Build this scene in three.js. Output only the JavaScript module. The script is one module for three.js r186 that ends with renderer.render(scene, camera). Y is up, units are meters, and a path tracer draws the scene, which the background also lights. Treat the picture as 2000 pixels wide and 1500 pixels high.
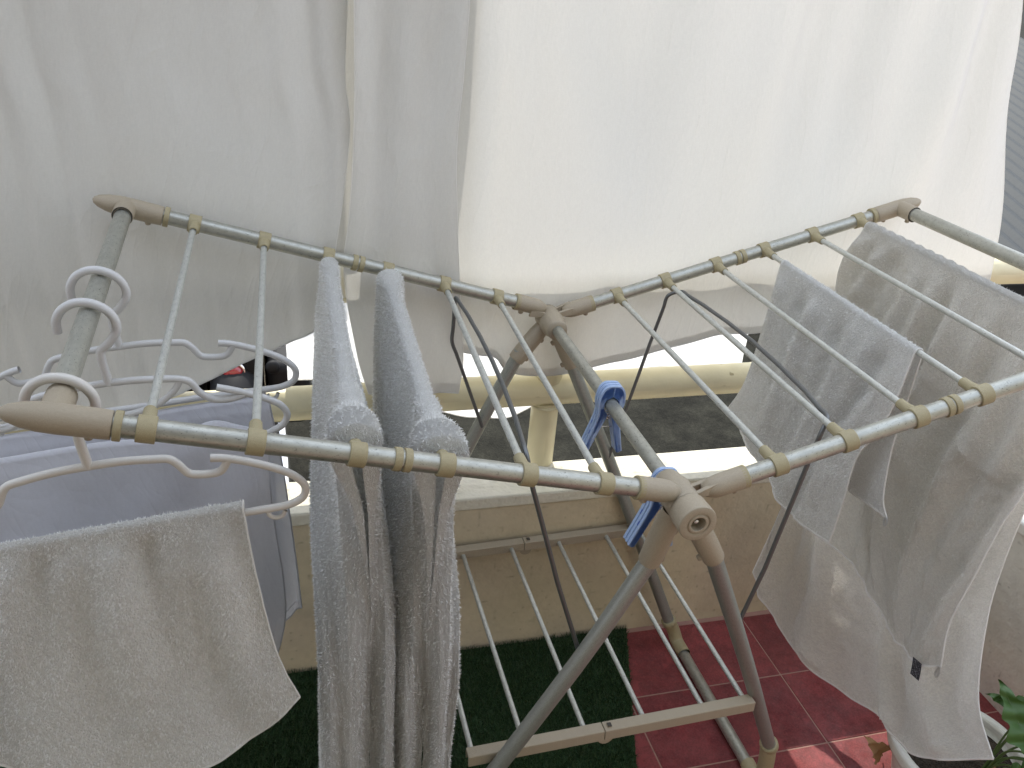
import * as THREE from 'three';
import { ImprovedNoise } from 'three/addons/math/ImprovedNoise.js';
import { mergeGeometries } from 'three/addons/utils/BufferGeometryUtils.js';
import { RoundedBoxGeometry } from 'three/addons/geometries/RoundedBoxGeometry.js';

// ---------------------------------------------------------------- camera, sky, sun, exposure
const scene = new THREE.Scene();
const camera = new THREE.PerspectiveCamera(48.43, 4 / 3, 0.05, 600);
camera.position.set(-0.5369, 1.518, 1.193);
camera.rotation.set(-0.4781, -0.2974, 0.0872, 'YXZ');
scene.add(camera);

const SUN = new THREE.Vector3(0.10, 1.30, -1).normalize();
function makeSky() {
  const w = 512, h = 256, d = new Float32Array(w * h * 4), dir = new THREE.Vector3();
  for (let j = 0; j < h; j++) for (let i = 0; i < w; i++) {
    const lat = ((j + 0.5) / h - 0.5) * Math.PI, lon = ((i + 0.5) / w - 0.5) * 2 * Math.PI;
    dir.set(Math.cos(lat) * Math.cos(lon), Math.sin(lat), Math.cos(lat) * Math.sin(lon));
    const up = Math.max(dir.y, 0), k = Math.pow(up, 0.55), o = (j * w + i) * 4;
    const glow = Math.pow(Math.max(dir.dot(SUN), 0), 6) * 0.35;
    d[o] = (1.0 * (1 - k) + 0.72 * k + glow) * 1.5;
    d[o + 1] = (0.985 * (1 - k) + 0.83 * k + glow * 0.97) * 1.5;
    d[o + 2] = (0.975 * (1 - k) + 1.04 * k + glow * 0.9) * 1.5;
    d[o + 3] = 1;
    if (dir.y < 0) { d[o] = 0.42; d[o + 1] = 0.41; d[o + 2] = 0.38; }
  }
  const t = new THREE.DataTexture(d, w, h, THREE.RGBAFormat, THREE.FloatType);
  t.mapping = THREE.EquirectangularReflectionMapping; t.magFilter = THREE.LinearFilter; t.needsUpdate = true;
  return t;
}
const skyTexture = makeSky();
scene.background = skyTexture; scene.environment = skyTexture;
const sun = new THREE.DirectionalLight(new THREE.Color(1.0, 0.95, 0.86), 3.6);
sun.position.copy(SUN).multiplyScalar(12); sun.target.position.set(0, 0, 0);
sun.castShadow = true; sun.shadow.mapSize.set(4096, 4096); sun.shadow.camera.near = 0.5; sun.shadow.camera.far = 40;
sun.shadow.camera.left = -6; sun.shadow.camera.right = 6; sun.shadow.camera.top = 6; sun.shadow.camera.bottom = -6;
scene.add(sun, sun.target);

const renderer = new THREE.WebGLRenderer({ antialias: true });
renderer.toneMapping = THREE.LinearToneMapping;
renderer.toneMappingExposure = 1.31;
renderer.shadowMap.enabled = true;

// ---------------------------------------------------------------- helpers
let seed = 20240611;
const rnd = () => { seed = (seed + 0x6d2b79f5) | 0; let t = Math.imul(seed ^ (seed >>> 15), 1 | seed); t = (t + Math.imul(t ^ (t >>> 7), 61 | t)) ^ t; return ((t ^ (t >>> 14)) >>> 0) / 4294967296; };
const noise = new ImprovedNoise();
const N = (x, y, z) => noise.noise(x, y, z);
const V = (x, y, z) => new THREE.Vector3(x, y, z);
const lerp = (a, b, t) => a + (b - a) * t;
const clamp = (x, a = 0, b = 1) => Math.min(b, Math.max(a, x));
const smooth = (a, b, x) => { const t = clamp((x - a) / (b - a)); return t * t * (3 - 2 * t); };
const fbm = (x, y, z, o = 4) => { let s = 0, a = 0.5; for (let i = 0; i < o; i++) { s += a * N(x, y, z); x *= 2.03; y *= 2.03; z = z * 2.03 + 7.1; a *= 0.5; } return s; };
// piecewise curve through [key, value] pairs
function curve1(pairs) {
  return (x) => {
    if (x <= pairs[0][0]) return pairs[0][1];
    for (let i = 1; i < pairs.length; i++) if (x <= pairs[i][0]) {
      const [x0, a] = pairs[i - 1], [x1, b] = pairs[i], t = (x - x0) / (x1 - x0);
      const pa = i > 1 ? pairs[i - 2] : null, pb = i + 1 < pairs.length ? pairs[i + 1] : null;
      const m0 = pa ? (b - pa[1]) / (x1 - pa[0]) : (b - a) / (x1 - x0), m1 = pb ? (pb[1] - a) / (pb[0] - x0) : (b - a) / (x1 - x0), h = x1 - x0;
      const t2 = t * t, t3 = t2 * t;
      return (2 * t3 - 3 * t2 + 1) * a + (t3 - 2 * t2 + t) * h * m0 + (-2 * t3 + 3 * t2) * b + (t3 - t2) * h * m1;
    }
    return pairs[pairs.length - 1][1];
  };
}
const spline = (pts) => new THREE.CatmullRomCurve3(pts.map((p) => (p.isVector3 ? p : V(...p))), false, 'centripetal');

const used = new Map();
function numbered(name) { const n = used.get(name) ?? 0; used.set(name, n + 1); return n ? name + '_' + String(n).padStart(3, '0') : name; }
function shade(o) { o.traverse((m) => { if (m.isMesh) { m.castShadow = true; m.receiveShadow = true; } }); return o; }
function mesh(name, geo, mat, parent) { const m = new THREE.Mesh(geo, mat); m.name = name; m.castShadow = m.receiveShadow = true; if (parent) parent.add(m); return m; }
function thing(name, label, category, group, pos) {
  const g = new THREE.Group(); g.name = numbered(name); g.userData = { label, category }; if (group) g.userData.group = group;
  if (pos) g.position.set(...pos); scene.add(g); return g;
}
function structure(name, geo, mat, parent) { const m = mesh(parent ? name : numbered(name), geo, mat, parent || scene); if (!parent) m.userData.kind = 'structure'; return m; }

const UPV = V(0, 1, 0);
function cyl(a, b, r0, r1 = r0, seg = 20, open = false) {
  const A = a.isVector3 ? a : V(...a), B = b.isVector3 ? b : V(...b), d = B.clone().sub(A), L = d.length();
  const g = new THREE.CylinderGeometry(r1, r0, L, seg, 1, open);
  const uv = g.attributes.uv; for (let i = 0; i < uv.count; i++) uv.setXY(i, uv.getX(i) * 6.283 * r0, uv.getY(i) * L);
  g.applyQuaternion(new THREE.Quaternion().setFromUnitVectors(UPV, d.normalize()));
  g.translate((A.x + B.x) / 2, (A.y + B.y) / 2, (A.z + B.z) / 2); return g;
}
function lathe(profile, a, dir, seg = 28) {   // profile [radius, distance] along dir from a
  const g = new THREE.LatheGeometry(profile.map(([r, y]) => new THREE.Vector2(r, y)), seg);
  g.applyQuaternion(new THREE.Quaternion().setFromUnitVectors(UPV, (dir.isVector3 ? dir : V(...dir)).clone().normalize()));
  const A = a.isVector3 ? a : V(...a); g.translate(A.x, A.y, A.z); return g;
}
const tubeGeo = (pts, r, n = 40, seg = 10) => new THREE.TubeGeometry(spline(pts), n, r, seg, false);
function box(x0, x1, y0, y1, z0, z1, uvScale = 1) {
  const g = new THREE.BoxGeometry(x1 - x0, y1 - y0, z1 - z0); g.translate((x0 + x1) / 2, (y0 + y1) / 2, (z0 + z1) / 2);
  return metres(g, uvScale);
}
function metres(g, s = 1) {   // box-project uv in metres
  const p = g.attributes.position, n = g.attributes.normal, uv = new Float32Array(p.count * 2);
  for (let i = 0; i < p.count; i++) {
    const ax = Math.abs(n.getX(i)), ay = Math.abs(n.getY(i)), az = Math.abs(n.getZ(i));
    let u, v; if (ay >= ax && ay >= az) { u = p.getX(i); v = p.getZ(i); } else if (ax >= az) { u = p.getZ(i); v = p.getY(i); } else { u = p.getX(i); v = p.getY(i); }
    uv[2 * i] = u * s; uv[2 * i + 1] = v * s;
  }
  g.setAttribute('uv', new THREE.BufferAttribute(uv, 2)); return g;
}
const merged = (list) => mergeGeometries(list.map((g) => { const q = g.index ? g.toNonIndexed() : g; for (const k of Object.keys(q.attributes)) if (!['position', 'normal', 'uv'].includes(k)) q.deleteAttribute(k); return q; }));

// grid surface from P(u, v) with uv in metres
function surface(P, nu, nv, su = 1, sv = 1) {
  const pos = new Float32Array((nu + 1) * (nv + 1) * 3), uv = new Float32Array((nu + 1) * (nv + 1) * 2), idx = [];
  let k = 0;
  for (let j = 0; j <= nv; j++) for (let i = 0; i <= nu; i++, k++) {
    const q = P(i / nu, j / nv); pos[3 * k] = q.x; pos[3 * k + 1] = q.y; pos[3 * k + 2] = q.z; uv[2 * k] = (i / nu) * su; uv[2 * k + 1] = (j / nv) * sv;
    if (i < nu && j < nv) { const a = k, b = k + 1, c = k + nu + 1, d = c + 1; idx.push(a, c, b, b, c, d); }
  }
  const g = new THREE.BufferGeometry();
  g.setAttribute('position', new THREE.BufferAttribute(pos, 3)); g.setAttribute('uv', new THREE.BufferAttribute(uv, 2)); g.setIndex(idx); g.computeVertexNormals(); return g;
}
// Coons patch from four boundary curves (each u -> Vector3)
function coons(top, bottom, left, right) {
  const c00 = top(0), c10 = top(1), c01 = bottom(0), c11 = bottom(1);
  return (u, v) => {
    const p = top(u).multiplyScalar(1 - v).addScaledVector(bottom(u), v).addScaledVector(left(v), 1 - u).addScaledVector(right(v), u);
    return p.addScaledVector(c00, -(1 - u) * (1 - v)).addScaledVector(c10, -u * (1 - v)).addScaledVector(c01, -(1 - u) * v).addScaledVector(c11, -u * v);
  };
}
const edge = (pts) => { const c = spline(pts); return (t) => c.getPoint(clamp(t)); };
function edgeTube(P, r, from, to, n = 90) { const pts = []; for (let i = 0; i <= n; i++) { const t = i / n; pts.push(P(lerp(from[0], to[0], t), lerp(from[1], to[1], t))); } return new THREE.TubeGeometry(new THREE.CatmullRomCurve3(pts), n * 2, r, 6, false); }

// ---------------------------------------------------------------- textures
function tex(size, f, srgb = false, rep = 1) {
  const d = new Uint8Array(size * size * 4);
  for (let j = 0; j < size; j++) for (let i = 0; i < size; i++) {
    const c = f(i / size, j / size, i, j), o = (j * size + i) * 4;
    if (typeof c === 'number') d[o] = d[o + 1] = d[o + 2] = clamp(c) * 255; else { d[o] = clamp(c[0]) * 255; d[o + 1] = clamp(c[1]) * 255; d[o + 2] = clamp(c[2]) * 255; }
    d[o + 3] = 255;
  }
  const t = new THREE.DataTexture(d, size, size); t.wrapS = t.wrapT = THREE.RepeatWrapping; t.magFilter = THREE.LinearFilter; t.minFilter = THREE.LinearMipmapLinearFilter; t.generateMipmaps = true;
  if (srgb) t.colorSpace = THREE.SRGBColorSpace; t.repeat.set(rep, rep); t.needsUpdate = true; return t;
}
// periodic value noise on a torus
function torus(n, s) {
  const a = new Float32Array(n * n); let q = s; const r = () => { q = (q * 1664525 + 1013904223) >>> 0; return q / 4294967296; };
  for (let i = 0; i < n * n; i++) a[i] = r();
  return (u, v) => { const x = u * n, y = v * n, x0 = Math.floor(x), y0 = Math.floor(y), fx = x - x0, fy = y - y0, sx = fx * fx * (3 - 2 * fx), sy = fy * fy * (3 - 2 * fy), g = (i, j) => a[(((y0 + j) % n + n) % n) * n + (((x0 + i) % n + n) % n)]; return lerp(lerp(g(0, 0), g(1, 0), sx), lerp(g(0, 1), g(1, 1), sx), sy); };
}
const t8 = torus(8, 11), t16 = torus(16, 12), t32 = torus(32, 13), t64 = torus(64, 14), t128 = torus(128, 15), t256 = torus(256, 16), t5 = torus(5, 17), t11 = torus(11, 18);
// cotton: crumple creases left from washing, and a faint weave
const ridge = (f, u, v) => 1 - Math.abs(2 * f(u, v) - 1);
const cottonBump = tex(1024, (u, v, i, j) => {
  const wu = u + 0.03 * t11(u, v), wv = v + 0.05 * t8(v, u);
  const r = Math.pow(ridge(t11, wu, wv * 0.999), 5) * 0.30 + Math.pow(ridge(t16, wv, wu), 6) * 0.22 + Math.pow(ridge(t32, wu, wv), 5) * 0.14;
  return 0.25 + r + 0.12 * t16(u, v) + 0.035 * t64(u, v);
});
cottonBump.repeat.set(1 / 0.42, 1 / 1.15); cottonBump.rotation = 0.16;
const weave = tex(512, (u, v) => { const a = 0.965 + 0.015 * t128(u * 1, v * 0.25) + 0.015 * t256(u * 0.25, v); return [a, a * 0.998, a * 0.99]; }, true); weave.repeat.set(1 / 0.2, 1 / 0.2);
const terryBump = tex(512, (u, v) => 0.45 * t128(u, v) + 0.35 * t256(u, v) + 0.2 * t64(u, v)); terryBump.repeat.set(1 / 0.12, 1 / 0.12);
const terryTone = tex(512, (u, v) => { const a = 0.9 + 0.06 * t64(u, v) + 0.05 * t256(u, v); return [a, a * 0.997, a * 0.985]; }, true); terryTone.repeat.set(1 / 0.16, 1 / 0.16);
const plasterBump = tex(1024, (u, v) => 0.35 * t32(u, v * 2) + 0.25 * t128(u, v) + 0.2 * t8(u, v) + 0.2 * t256(u, v)); plasterBump.repeat.set(0.9, 0.9);
const plasterTone = tex(1024, (u, v) => {
  const s = 0.5 * t8(u, v) + 0.3 * t32(u, v) + 0.2 * t128(u, v), dot = Math.pow(t128(v, u), 16), a = 0.86 + 0.14 * s - 0.16 * dot;
  return [a, a * (0.985 + 0.01 * t16(u, v)), a * (0.95 + 0.03 * t11(u, v))];
}, true); plasterTone.repeat.set(0.7, 0.7);
const paintTone = tex(512, (u, v) => { const chip = smooth(0.84, 0.9, t32(u, v) * 0.6 + t64(u, v) * 0.4) * smooth(0.55, 0.75, t8(u, v)), a = 0.95 + 0.05 * t16(u, v) - 0.22 * chip; return [a, a * (1 - 0.03 * chip), a * (1 - 0.1 * chip)]; }, true); paintTone.repeat.set(2.2, 2.2);
const tileTone = tex(1024, (u, v) => { const a = 0.72 + 0.16 * t8(u, v) + 0.12 * t32(u, v) + 0.2 * (t256(u, v) - 0.4), w = Math.pow(t256(v, u), 9) * 0.5, s = smooth(0.66, 0.82, t11(u, v) * 0.6 + t64(u, v) * 0.4) * 0.12; return [a + w * 0.3 + s, a + w + s * 1.4, a + w + s * 1.5]; }, true); tileTone.repeat.set(1.6, 1.6);
const tileRough = tex(512, (u, v) => 0.42 + 0.3 * t16(u, v) + 0.2 * t64(u, v)); tileRough.repeat.set(1.3, 1.3);
const asphaltTone = tex(1024, (u, v) => { const a = 0.45 + 0.25 * t16(u, v) + 0.25 * t256(u, v) + 0.15 * t64(u, v); return [a, a * 0.985, a * 0.95]; }, true); asphaltTone.repeat.set(0.7, 0.7);
const asphaltBump = tex(512, (u, v) => 0.6 * t256(u, v) + 0.4 * t128(u, v)); asphaltBump.repeat.set(2, 2);
const brushed = tex(512, (u, v) => 0.30 + 0.16 * t256(u, v * 0.06) + 0.12 * t64(u, v)); brushed.repeat.set(9, 2.5);
const metalTone = tex(512, (u, v) => { const spot = Math.pow(t128(u, v), 12), a = 0.92 + 0.08 * t32(u, v) - 0.4 * spot; return [a, a, a * 0.985]; }, true); metalTone.repeat.set(7, 4);
const plasticTone = tex(256, (u, v) => { const a = 0.92 + 0.05 * t16(u, v) + 0.04 * t128(u, v); return [a, a * 0.99, a * 0.97]; }, true); plasticTone.repeat.set(8, 8);
const fineBump = tex(256, (u, v) => 0.5 * t128(u, v) + 0.5 * t64(u, v)); fineBump.repeat.set(12, 12);

// ---------------------------------------------------------------- materials
const rgb = (r, g, b) => new THREE.Color().setRGB(r, g, b);
const std = (o) => new THREE.MeshStandardMaterial({ side: THREE.DoubleSide, ...o });
const phys = (o) => new THREE.MeshPhysicalMaterial({ side: THREE.DoubleSide, ...o });
const M = {
  sheet: phys({ color: rgb(0.79, 0.78, 0.745), map: weave, roughness: 1, transmission: 0.275, thickness: 0, bumpMap: cottonBump, bumpScale: 0.0016 }),
  terry: phys({ color: rgb(0.93, 0.93, 0.905), map: terryTone, roughness: 1, transmission: 0.30, thickness: 0, bumpMap: terryBump, bumpScale: 0.004 }),
  terryCream: phys({ color: rgb(0.94, 0.92, 0.865), map: terryTone, roughness: 1, transmission: 0.44, thickness: 0, bumpMap: terryBump, bumpScale: 0.004 }),
  pile: phys({ color: rgb(0.94, 0.94, 0.92), roughness: 1, transmission: 0.5, thickness: 0 }),
  pileCream: phys({ color: rgb(0.94, 0.925, 0.88), roughness: 1, transmission: 0.5, thickness: 0 }),
  sheer: phys({ color: rgb(0.95, 0.95, 0.95), map: weave, roughness: 1, transmission: 0.84, thickness: 0, bumpMap: cottonBump, bumpScale: 0.001 }),
  hem: phys({ color: rgb(0.93, 0.92, 0.89), roughness: 1, transmission: 0.6, thickness: 0 }),
  shirt: phys({ color: rgb(0.80, 0.81, 0.87), map: weave, roughness: 0.95, transmission: 0.42, thickness: 0, bumpMap: cottonBump, bumpScale: 0.002 }),
  tube: std({ color: rgb(0.47, 0.47, 0.43), map: metalTone, metalness: 0.75, roughness: 1, roughnessMap: brushed }),
  leg: std({ color: rgb(0.36, 0.37, 0.345), map: metalTone, metalness: 0.55, roughness: 0.46 }),
  rod: std({ color: rgb(0.60, 0.61, 0.585), map: metalTone, metalness: 0.55, roughness: 0.42 }),
  wire: std({ color: rgb(0.16, 0.165, 0.165), metalness: 0.75, roughness: 0.42 }),
  beige: std({ color: rgb(0.41, 0.355, 0.27), map: plasticTone, roughness: 0.5, bumpMap: fineBump, bumpScale: 0.0002 }),
  clip: std({ color: rgb(0.40, 0.35, 0.215), map: plasticTone, roughness: 0.52, bumpMap: fineBump, bumpScale: 0.0002 }),
  seam: std({ color: rgb(0.05, 0.045, 0.035), roughness: 0.8 }),
  steel: std({ color: rgb(0.6, 0.6, 0.6), metalness: 1, roughness: 0.22 }),
  hanger: std({ color: rgb(0.62, 0.63, 0.645), map: plasticTone, roughness: 0.42 }),
  hangerPale: std({ color: rgb(0.66, 0.65, 0.63), map: plasticTone, roughness: 0.42 }),
  peg: phys({ color: rgb(0.48, 0.63, 0.86), roughness: 0.5, clearcoat: 0.25, clearcoatRoughness: 0.3, transmission: 0.35, thickness: 0 }),
  pegGrooveShade: std({ color: rgb(0.05, 0.11, 0.42), roughness: 0.4 }),
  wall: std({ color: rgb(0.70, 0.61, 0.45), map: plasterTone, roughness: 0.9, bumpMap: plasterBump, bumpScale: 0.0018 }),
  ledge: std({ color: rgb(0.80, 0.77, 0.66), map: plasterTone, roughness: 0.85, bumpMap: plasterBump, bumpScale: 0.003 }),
  rail: std({ color: rgb(0.76, 0.69, 0.46), map: paintTone, roughness: 0.45, bumpMap: plasterBump, bumpScale: 0.001 }),
  whiteWall: std({ color: rgb(0.83, 0.85, 0.81), map: plasterTone, roughness: 0.85, bumpMap: plasterBump, bumpScale: 0.002 }),
  grout: std({ color: rgb(0.40, 0.24, 0.20), map: plasterTone, roughness: 0.95 }),
  asphalt: phys({ color: rgb(0.036, 0.036, 0.029), specularIntensity: 0.25, map: asphaltTone, roughness: 0.95, bumpMap: asphaltBump, bumpScale: 0.004 }),
  matBase: std({ color: rgb(0.018, 0.045, 0.015), roughness: 1 }),
  grass: [rgb(0.024, 0.062, 0.018), rgb(0.034, 0.078, 0.024), rgb(0.045, 0.074, 0.024)],
  pot: std({ color: rgb(0.74, 0.75, 0.70), map: plasterTone, roughness: 0.55, bumpMap: plasterBump, bumpScale: 0.001 }),
  soil: std({ color: rgb(0.085, 0.065, 0.045), map: asphaltTone, roughness: 1, bumpMap: asphaltBump, bumpScale: 0.012 }),
  stem: std({ color: rgb(0.10, 0.16, 0.05), roughness: 0.7 }),
  leaf: phys({ color: rgb(0.055, 0.13, 0.02), roughness: 0.45, transmission: 0.25, thickness: 0 }),
  dryLeaf: phys({ color: rgb(0.36, 0.22, 0.10), roughness: 0.9, transmission: 0.2, thickness: 0 }),
  rubber: std({ color: rgb(0.02, 0.02, 0.02), roughness: 0.85 }),
  black: phys({ color: rgb(0.012, 0.012, 0.013), roughness: 0.6, specularIntensity: 0.4 }),
  lens: phys({ color: rgb(0.28, 0.008, 0.02), roughness: 0.12, clearcoat: 1, clearcoatRoughness: 0.05 }),
  chrome: std({ color: rgb(0.75, 0.75, 0.75), metalness: 1, roughness: 0.12 }),
  roof: std({ color: rgb(0.045, 0.05, 0.052), map: metalTone, roughness: 0.65, metalness: 0.2 }),
  darkWall: std({ color: rgb(0.05, 0.05, 0.048), map: plasterTone, roughness: 0.9 }),
  houseWall: std({ color: rgb(0.42, 0.41, 0.36), map: plasterTone, roughness: 0.6 }),
  cord: std({ color: rgb(0.5, 0.5, 0.48), roughness: 0.9 }),
};
const tileMats = [[0.245, 0.043, 0.043], [0.225, 0.038, 0.039], [0.26, 0.047, 0.046], [0.235, 0.044, 0.042]].map((c) => std({ color: rgb(...c), map: tileTone, roughness: 1, roughnessMap: tileRough }));

// ---------------------------------------------------------------- the setting
const LEDGE = 0.445, WALLZ = -0.28;
// street outside, lower than the balcony
structure('road', metres(new THREE.PlaneGeometry(500, 500).rotateX(-Math.PI / 2).translate(0, -0.65, 0), 1), M.asphalt);
// balcony slab and its red tiles
const slab = structure('balcony_floor', box(-3.2, 3.0, -0.66, -0.0012, -0.40, 3.4), M.grout);
{
  const TX = 0.395, TZ = 0.2, variants = [];
  for (let k = 0; k < 4; k++) {
    const g = new RoundedBoxGeometry(TX - 0.0035, 0.014, TZ - 0.0035, 1, 0.0012); metres(g);
    const uv = g.attributes.uv; for (let i = 0; i < uv.count; i++) uv.setXY(i, uv.getX(i) + k * 0.37, uv.getY(i) + k * 0.61);
    variants.push(g);
  }
  let n = 0;
  for (let i = -8; i <= 6; i++) for (let j = -1; j <= 15; j++) {
    const x = 0.589 + TX * (i - 0.5), z = -0.067 + TZ * (j - 0.5 + 0.0);
    if (z - TZ / 2 < WALLZ - 0.03 || x > 1.3 || x < -2.6 || z > 2.6) continue;
    const t = mesh('tile', variants[n % 4], tileMats[(n * 7 + i * 3 + 20) % 4], slab); t.position.set(x, -0.007 + 0.0006 * N(i * 3.1, j * 2.7, 0.5), z); t.rotation.z = 0.0012 * N(i, j, 3.3); n++;
  }
}
// parapet: wall and capping
{
  const t = thing('parapet_wall', 'low cream plastered parapet wall with a sunlit flat top', 'wall');
  mesh('wall', box(-3.0, 2.4, -0.6, LEDGE - 0.03, -0.395, WALLZ), M.wall, t);
  const top = new RoundedBoxGeometry(5.4, 0.032, 0.122, 3, 0.006); top.translate(-0.3, LEDGE - 0.016, -0.3385 + 0.0005); mesh('capping', metres(top), M.ledge, t);
}
{
  const t = thing('side_wall', 'short white painted wall standing beside the plant pot', 'wall');
  mesh('wall', box(1.05, 1.17, 0.0, LEDGE - 0.02, WALLZ + 0.002, 1.0), M.whiteWall, t);
  mesh('capping', metres(new RoundedBoxGeometry(0.14, 0.03, 1.28, 3, 0.006).translate(1.11, LEDGE - 0.004, 0.362)), M.whiteWall, t);
}
// railing
{
  const t = thing('balcony_railing', 'cream painted steel tube railing on top of the parapet', 'railing');
  const z = -0.405, bars = [[0.633, 0.036], [0.893, 0.036]];
  for (const [y, r] of bars) mesh('rail', cyl([-3.0, y - 0.006, z], [2.4, y + 0.008, z], r, r, 36), M.rail, t);
  for (const x of [-1.75, 0.035, 1.82]) {
    const p = mesh('post', merged([cyl([x, 0.33, z], [x, 0.606, z], 0.031, 0.031, 30), cyl([x, 0.66, z], [x, 0.868, z], 0.031, 0.031, 30)]), M.rail, t);
    mesh('weld', merged([new THREE.TorusGeometry(0.0315, 0.004, 8, 30).rotateX(Math.PI / 2).translate(x, 0.598, z)]), M.rail, p);
  }
}
// house behind the camera
{
  const t = thing('house_front', 'plastered house wall with an eave out of view that shades the balcony', 'house');
  mesh('wall', box(-3.2, 3.0, -0.004, 2.6, 2.0, 2.2), M.houseWall, t);
  mesh('added_eave', box(-3.2, 0.0, 2.45, 2.57, 0.70, 1.998), M.houseWall, t);  // unseen roof overhang added and cut to hold back sky light
}
// neighbouring lean-to with a corrugated roof
{
  const t = thing('neighbour_shed', 'dark shed with a grey corrugated sheet roof across the street', 'shed');
  mesh('wall', box(3.2, 7.4, -0.648, -0.1, -7.2, -3.3), M.darkWall, t);
  for (let k = 0; k < 10; k++) {
    const y0 = -0.12 + k * 0.115, z0 = -2.95 - k * 0.44;
    const g = surface((u, v) => V(3.0 + u * 4.6, y0 + v * 0.13 + 0.018 * Math.sin(u * 4.6 * 42), z0 - v * 0.47), 260, 2);
    mesh('roof_sheet', g, M.roof, t);
  }
  const win = mesh('fascia', box(3.0, 7.6, -0.2, -0.13, -2.98, -2.95), M.darkWall, t);
}

// ---------------------------------------------------------------- the drying rack
const rack = thing('drying_rack', 'winged metal clothes drying rack with beige plastic joints', 'drying rack');
const HUB = V(-0.006, 0.842, 0);
const arms = {   // centre of each wing tube, its direction away from the hub, and where the rods sit
  LF: { c: V(-0.4494, 0.9596, 0.32), d: V(-0.975, 0.222, 0), t: [-0.3273, -0.2165, -0.1055, 0.0053, 0.1225, 0.2386] },
  LB: { c: V(-0.3913, 0.9685, -0.32), d: V(-0.9647, 0.2635, 0), t: [-0.2809, -0.1705, -0.0576, 0.0545, 0.1686, 0.286] },
  RF: { c: V(0.2888, 0.9398, 0.32), d: V(0.9586, 0.2847, 0), t: [-0.1642, -0.0553, 0.0573, 0.1623, 0.277, 0.389] },
  RB: { c: V(0.397, 0.9695, -0.32), d: V(0.9583, 0.2858, 0), t: [-0.2745, -0.1679, -0.0543, 0.0552, 0.1666, 0.2748] },
};
for (const a of Object.values(arms)) { a.d.normalize(); a.at = (t) => a.c.clone().addScaledVector(a.d, t); }
const endT = { LF: 0.331, LB: 0.395, RF: 0.49, RB: 0.372 };
const TR = 0.0127;
const ringGeo = (p, d, r, w) => lathe([[TR - 0.001, -w / 2], [r - 0.0006, -w / 2], [r, -w / 2 + 0.0008], [r, w / 2 - 0.0008], [r - 0.0006, w / 2], [TR - 0.001, w / 2]], p, d, 26);
for (const [key, a] of Object.entries(arms)) {
  const inward = key[1] === 'F' ? -1 : 1, near = (key[0] === 'L' ? -0.078 : 0.08), t0 = (near - a.c.x) / a.d.x, te = endT[key];
  mesh('wing_tube', cyl(a.at(t0 - 0.01), a.at(te - 0.03), TR, TR, 28), M.tube, rack);
  a.t.forEach((t, i) => {
    const p = a.at(t), rod = V(0, 0, inward);
    const clip = mesh('clip', ringGeo(p, a.d, 0.0156, 0.0205), M.clip, rack);
    mesh('socket', lathe([[0.0095, 0.010], [0.0095, 0.017], [0.0082, 0.024], [0.0078, 0.041], [0.0055, 0.0415]], p, rod, 18), M.clip, clip);
  });
  const mid = (a.t[2] + a.t[3]) / 2;
  for (const s of [-1, 1]) mesh('stop_ring', ringGeo(a.at(mid + s * 0.0062), a.d, 0.0150, 0.0095), M.clip, rack);
  mesh('stop_ring', ringGeo(a.at(t0), a.d, 0.0166, 0.009), M.clip, rack);
  // end cap with a pointed nose and a branch for the end tube
  const c0 = te - 0.058, cap = mesh('end_cap', lathe([[0.0128, 0], [0.0162, 0.0005], [0.0168, 0.012], [0.0170, 0.055], [0.0164, 0.072], [0.0140, 0.088], [0.0098, 0.101], [0.0052, 0.108], [0.0001, 0.110]], a.at(c0), a.d, 30), M.beige, rack);
  mesh('stop_ring', ringGeo(a.at(c0 - 0.0055), a.d, 0.0172, 0.0085), M.clip, rack);
  mesh('branch', lathe([[0.0165, 0.004], [0.0165, 0.05], [0.0155, 0.0515], [0.0128, 0.0515]], a.at(te), V(0, 0, inward), 28), M.beige, cap);
  mesh('seam', lathe([[0.0134, 0.0517], [0.0158, 0.0519]], a.at(te), V(0, 0, inward), 28), M.seam, cap);
  for (const s of [0.018, -0.032]) mesh('screw_boss', lathe([[0.0048, 0], [0.0048, 0.006], [0.003, 0.0075], [0.0001, 0.0078]], a.at(te + s * (s > 0 ? 0 : 1)).add(V(0, -0.0145, s > 0 ? inward * 0.035 : 0)), V(0, -1, 0), 12), M.beige, cap);
}
for (const side of ['L', 'R']) {
  const F = arms[side + 'F'], B = arms[side + 'B'];
  for (let i = 0; i < 6; i++) mesh('rod', cyl(F.at(F.t[i]).add(V(0, 0, -0.012)), B.at(B.t[i]).add(V(0, 0, 0.012)), 0.0052, 0.0052, 16), M.rod, rack);
  mesh('end_tube', cyl(F.at(endT[side + 'F']).add(V(0, 0, -0.012)), B.at(endT[side + 'B']).add(V(0, 0, 0.012)), 0.0133, 0.0133, 28), M.tube, rack);
}
mesh('centre_tube', cyl([HUB.x, HUB.y, -0.30], [HUB.x, HUB.y, 0.30], 0.0112, 0.0112, 26), M.tube, rack);
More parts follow.
